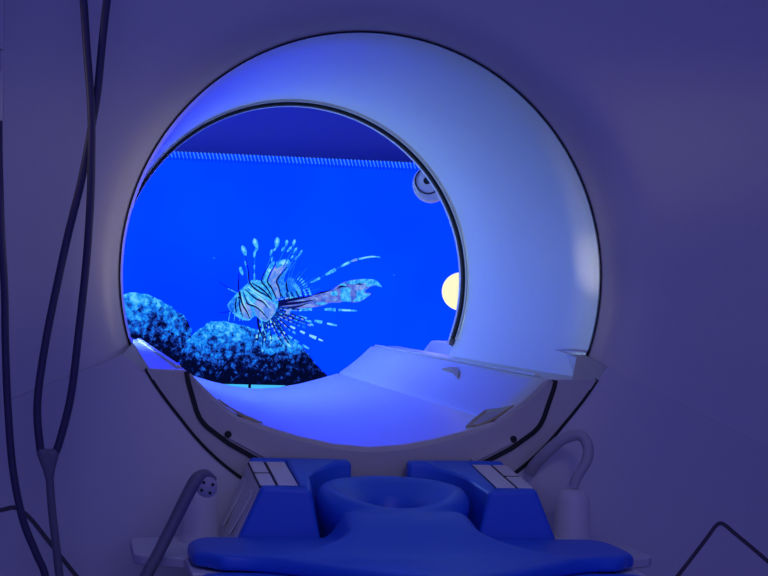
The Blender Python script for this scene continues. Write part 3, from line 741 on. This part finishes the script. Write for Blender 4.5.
# body and head
f.poly(smooth_poly([(227.5, 306), (231, 300), (236.5, 293.5), (243, 287.5), (250, 282), (257, 280), (266, 284), (273, 291), (278, 300), (277, 309), (273, 316), (267, 321.5), (261, 320.5), (255, 316), (249, 320.5), (241, 319), (233, 313.5)]), C_)
f.poly(smooth_poly([(258, 298), (266, 300), (273, 303), (276, 307), (273, 315), (267, 320.5), (261, 319), (256, 314), (254, 306)]), V_)
f.poly(smooth_poly([(241, 305), (246, 303), (251, 309), (252, 316), (248, 319), (243, 316)]), V_)
f.poly(smooth_poly([(227.5, 306), (233, 300), (238, 296), (239, 303), (237, 312), (232, 311.5)]), F_)
for pts, w, m in (([(238, 296), (236.5, 304), (234, 312)], [.8, 1.6, .6], C_), ([(242, 296), (245, 307), (250, 317)], [1, 2, .8], L_), ([(246.5, 297), (252, 304), (260, 309), (266, 317)], [.8, 1.8, 1.6, .8], L_), ([(252, 292), (262, 299), (271, 309)], [.8, 1.4, .6], L_), ([(248, 287), (256, 292), (266, 298)], [.8, 1.6, .8], L_), ([(239.5, 303), (241, 311), (244, 318)], [.6, 1.2, .5], L_)):
    f.strip(pts, w, m)
# dorsal membranes between the spines
f.poly(smooth_poly([(248, 286), (252, 280), (256, 281), (262, 281), (267, 289), (274, 297), (268, 299), (258, 291)]), C_)
f.poly(smooth_poly([(262, 281), (265, 273), (271, 263), (275, 262), (270, 275), (269, 280), (274, 289), (277, 297), (271, 294)]), C_)
f.poly(smooth_poly([(269, 280), (273, 270), (278, 263), (285, 260), (288, 262), (279, 276), (278, 281), (281, 290), (280, 298), (276, 296), (272, 287)]), V_)
f.poly(smooth_poly([(278, 280), (283, 271), (289, 262), (291, 265), (285, 275), (284, 283), (286, 294), (281, 297)]), F_)
f.poly(smooth_poly([(276, 263), (281, 260), (288, 259), (290, 262.5), (284, 265), (279, 267)]), C_); f.poly(smooth_poly([(281, 262), (287, 260.5), (287, 263), (283, 265)]), L_)
for pts in ([(249, 285), (247, 272), (245, 262), (244, 252)], [(255, 281), (254.5, 270), (255, 258), (257, 245)], [(263, 280), (266, 270), (271, 256), (277, 243)], [(276, 268), (281, 257), (287, 245)], [(283, 268), (288, 258), (294, 246)], [(288, 268), (293, 260), (297, 251)], [(290, 270), (296, 260), (301, 254)]):
    f.strip(pts, [1.4, 1.1, .9, .5], B_)
for x, y, ln, w, a in ((244, 250.5, 11, 4.6, 1.2), (255.5, 243, 10, 4.8, 1.25), (256.5, 249, 7, 3, 1.9), (277, 242.5, 11, 4.8, 1.7), (275, 249, 5, 2, 2.2), (286.5, 243, 7, 2.8, 1.8), (283, 249, 6.5, 2.2, 2.2), (294, 242.5, 7, 3, 1.85), (289.5, 249, 8.5, 2.2, 2.25), (295, 250.5, 8, 2.2, 2.15), (300, 253.5, 9, 2.2, 2.15), (292, 257, 5, 1.6, 2.2), (296, 258, 5, 1.6, 2.2), (241.5, 271.5, 8, 3.2, 1.25), (240.5, 268.5, 3, 3, .2), (245.5, 263.5, 5, 1.8, 1.4), (254.5, 254, 8, 2.2, 1.7), (254.3, 267, 5, 1.6, 1.6), (254.3, 277, 8, 1.6, 1.6), (271, 252.5, 7, 2.2, 1.9), (272, 259, 5, 2, 1.8), (269, 271, 5, 3, 2.0), (278, 266, 6, 2.2, 1.9), (266, 278, 6, 2, 1.9)):
    leaf(x, y, ln, w, a)
leaf(269.5, 270.5, 4, 2.6, 2, L_); leaf(277, 241.5, 5, 1.8, 1.7, L_); leaf(255, 241.5, 5, 1.8, 1.3, L_); leaf(294.3, 241.5, 3.5, 1.4, 1.85, L_); leaf(243.5, 249.5, 4.5, 1.6, 1.2, L_)
for pts in ([(244.5, 256), (248, 268), (250, 283), (258, 291), (266, 295), (272, 300)], [(268, 266), (261.5, 280), (267, 288), (272, 297)], [(275, 264), (267.5, 280), (271, 287), (275, 295), (277, 300)], [(287, 267), (277, 280), (279, 288), (281, 298)], [(286, 280), (287, 289), (290, 297)], [(239, 272), (238.5, 288), (240.5, 300)],
            [(240, 291), (242, 303), (247, 312), (250, 319)], [(243, 292), (246.5, 301), (248, 304), (256, 307), (262, 312), (268, 319)], [(245, 289), (255, 298), (263, 302), (268, 308)], [(252, 283), (263, 290), (272, 299)], [(239.5, 299), (240, 308), (243, 317)], [(236.5, 298), (235.5, 306), (236.5, 313)]):
    f.strip(pts, [.7, 1.5, 1.7, 1.4, .7], N_)
for k in range(6): f.strip([(281 + 5 * k, 294 - k), (284 + 5 * k, 299.5 - k * .6)], [1, 1.5], N_, 0); f.strip([(283.5 + 5 * k, 293 - k), (286 + 5 * k, 298 - k * .6)], [.9, 1.3], C_, 0)
for k in range(5): f.strip([(270 + 5 * k, 301 - k * .7), (273.5 + 5 * k, 300 - k * .7)], [1.2, 1.1], (C_, V_)[k % 2], 0)
f.poly([(285, 309.5), (289, 309), (290.5, 312), (288, 314.5), (285, 313.5), (286.5, 311.5)], V_)
f.strip([(218, 281), (227, 287), (236, 292)], [.5, .8, 1], N_); f.strip([(228, 288.5), (237, 293)], [.9, 1.2], C_, 0); f.strip([(218, 313), (226, 312), (233, 312)], [.5, 1, 1], N_)
for px in (228, 233.5, 239, 242): f.strip([(px + 2, 312), (px + .5, 321)], [1.2, .4], C_, 0)
f.poly([(237.6, 297), (239.4, 296.4), (240, 298.4), (238.4, 299.2)], N_)
f.done('lionfish_picture')
for x, y, r in ((214, 258, 1.5), (394, 275, 1.2)):
    fl = Pic(.0009); fl.poly([(x + r * math.cos(q), y + r * .7 * math.sin(q)) for q in (0, 1, 2, 3, 4, 5)], B_); fl.done('speck_picture')

# ------------------------------------------------------------------ light
w = D.worlds.new('room dusk'); SC.world = w; w.use_nodes = True
w.node_tree.nodes['Background'].inputs[0].default_value = (.265, .252, 1, 1); w.node_tree.nodes['Background'].inputs[1].default_value = .62
def area(name, loc, target, size, power, col, sy=None):
    l = D.lights.new(name, 'AREA'); l.energy = power; l.color = col; l.size = size
    if sy: l.shape = 'RECTANGLE'; l.size_y = sy
    o = D.objects.new(name, l); COL.objects.link(o); o.location = loc
    o.rotation_euler = (Vector(target) - Vector(loc)).to_track_quat('-Z', 'Y').to_euler(); return o
def spot(name, loc, target, power, col, ang, blend, r=.05):
    l = D.lights.new(name, 'SPOT'); l.energy = power; l.color = col; l.spot_size = ang; l.spot_blend = blend; l.shadow_soft_size = r
    o = D.objects.new(name, l); COL.objects.link(o); o.location = loc
    o.rotation_euler = (Vector(target) - Vector(loc)).to_track_quat('-Z', 'Y').to_euler(); return o
fl_ = area('added_table_fill', (-.1, -1.15, 1.6), (-.1, -1.05, -1), .9, 1.4, (.42, .42, 1), .9); fl_.data.spread = math.radians(75)  # unseen lamp, added to brighten the tops of cushions and connector plates
area('added_front_fill', (0, -3.3, 1.6), (0, 0, -.2), 1.8, 6, (.27, .28, 1), .8)  # broad fill behind the camera, added to lift the scanner front evenly
spot('warm_ceiling_spot', (.05, -3.0, 1.2), (0, 0, -.07), 17, (1, .82, .62), math.radians(16), 1.0, .06)
spot('added_spot_from_right', (2.35, -.37, .50), (-.385, -.02, .09), 60, (1, .84, .68), math.radians(9), 1.0, .08)  # unseen grazing spot, added for the warm glow on the left rim
spot('added_spot_from_left', (-2.15, -.45, .55), (.385, -.02, .06), 22, (1, .88, .75), math.radians(9.5), 1.0, .08)  # its unseen counterpart, added to warm the right side of the rim
area('rear_ceiling_lamp', (-.3, 2.2, 1.6), (-.1, 2.2, -1), 1.0, 18, (.03, .11, 1), .8)
area('bore_rear_lamp', (-.46, 1.28, .16), (.33, .45, -.02), .12, 2.2, (.30, .58, 1), .12)
area('bore_rear_lamp', (-.43, 1.28, -.10), (.10, .55, .33), .12, 1.7, (.38, .62, 1), .12)
spot('added_glint_spot', (-.47, 1.26, .10), (.357, .035, .032), 13, (1, .93, .8), math.radians(4.6), 1.0, .01)  # narrow hidden beam, added to make the glint at the right rim
l = D.lights.new('round_lamp_light', 'POINT'); l.energy = .12; l.color = (1, .9, .7); l.shadow_soft_size = .04
o = D.objects.new('round_lamp_light', l); COL.objects.link(o); o.location = at(461, 291.5, 1.50) + Vector((-.06, .0, 0))

SC.view_settings.view_transform = 'Standard'; SC.view_settings.look = 'None'
SC.view_settings.exposure = 0; SC.view_settings.gamma = 1; SC.view_settings.use_curve_mapping = False
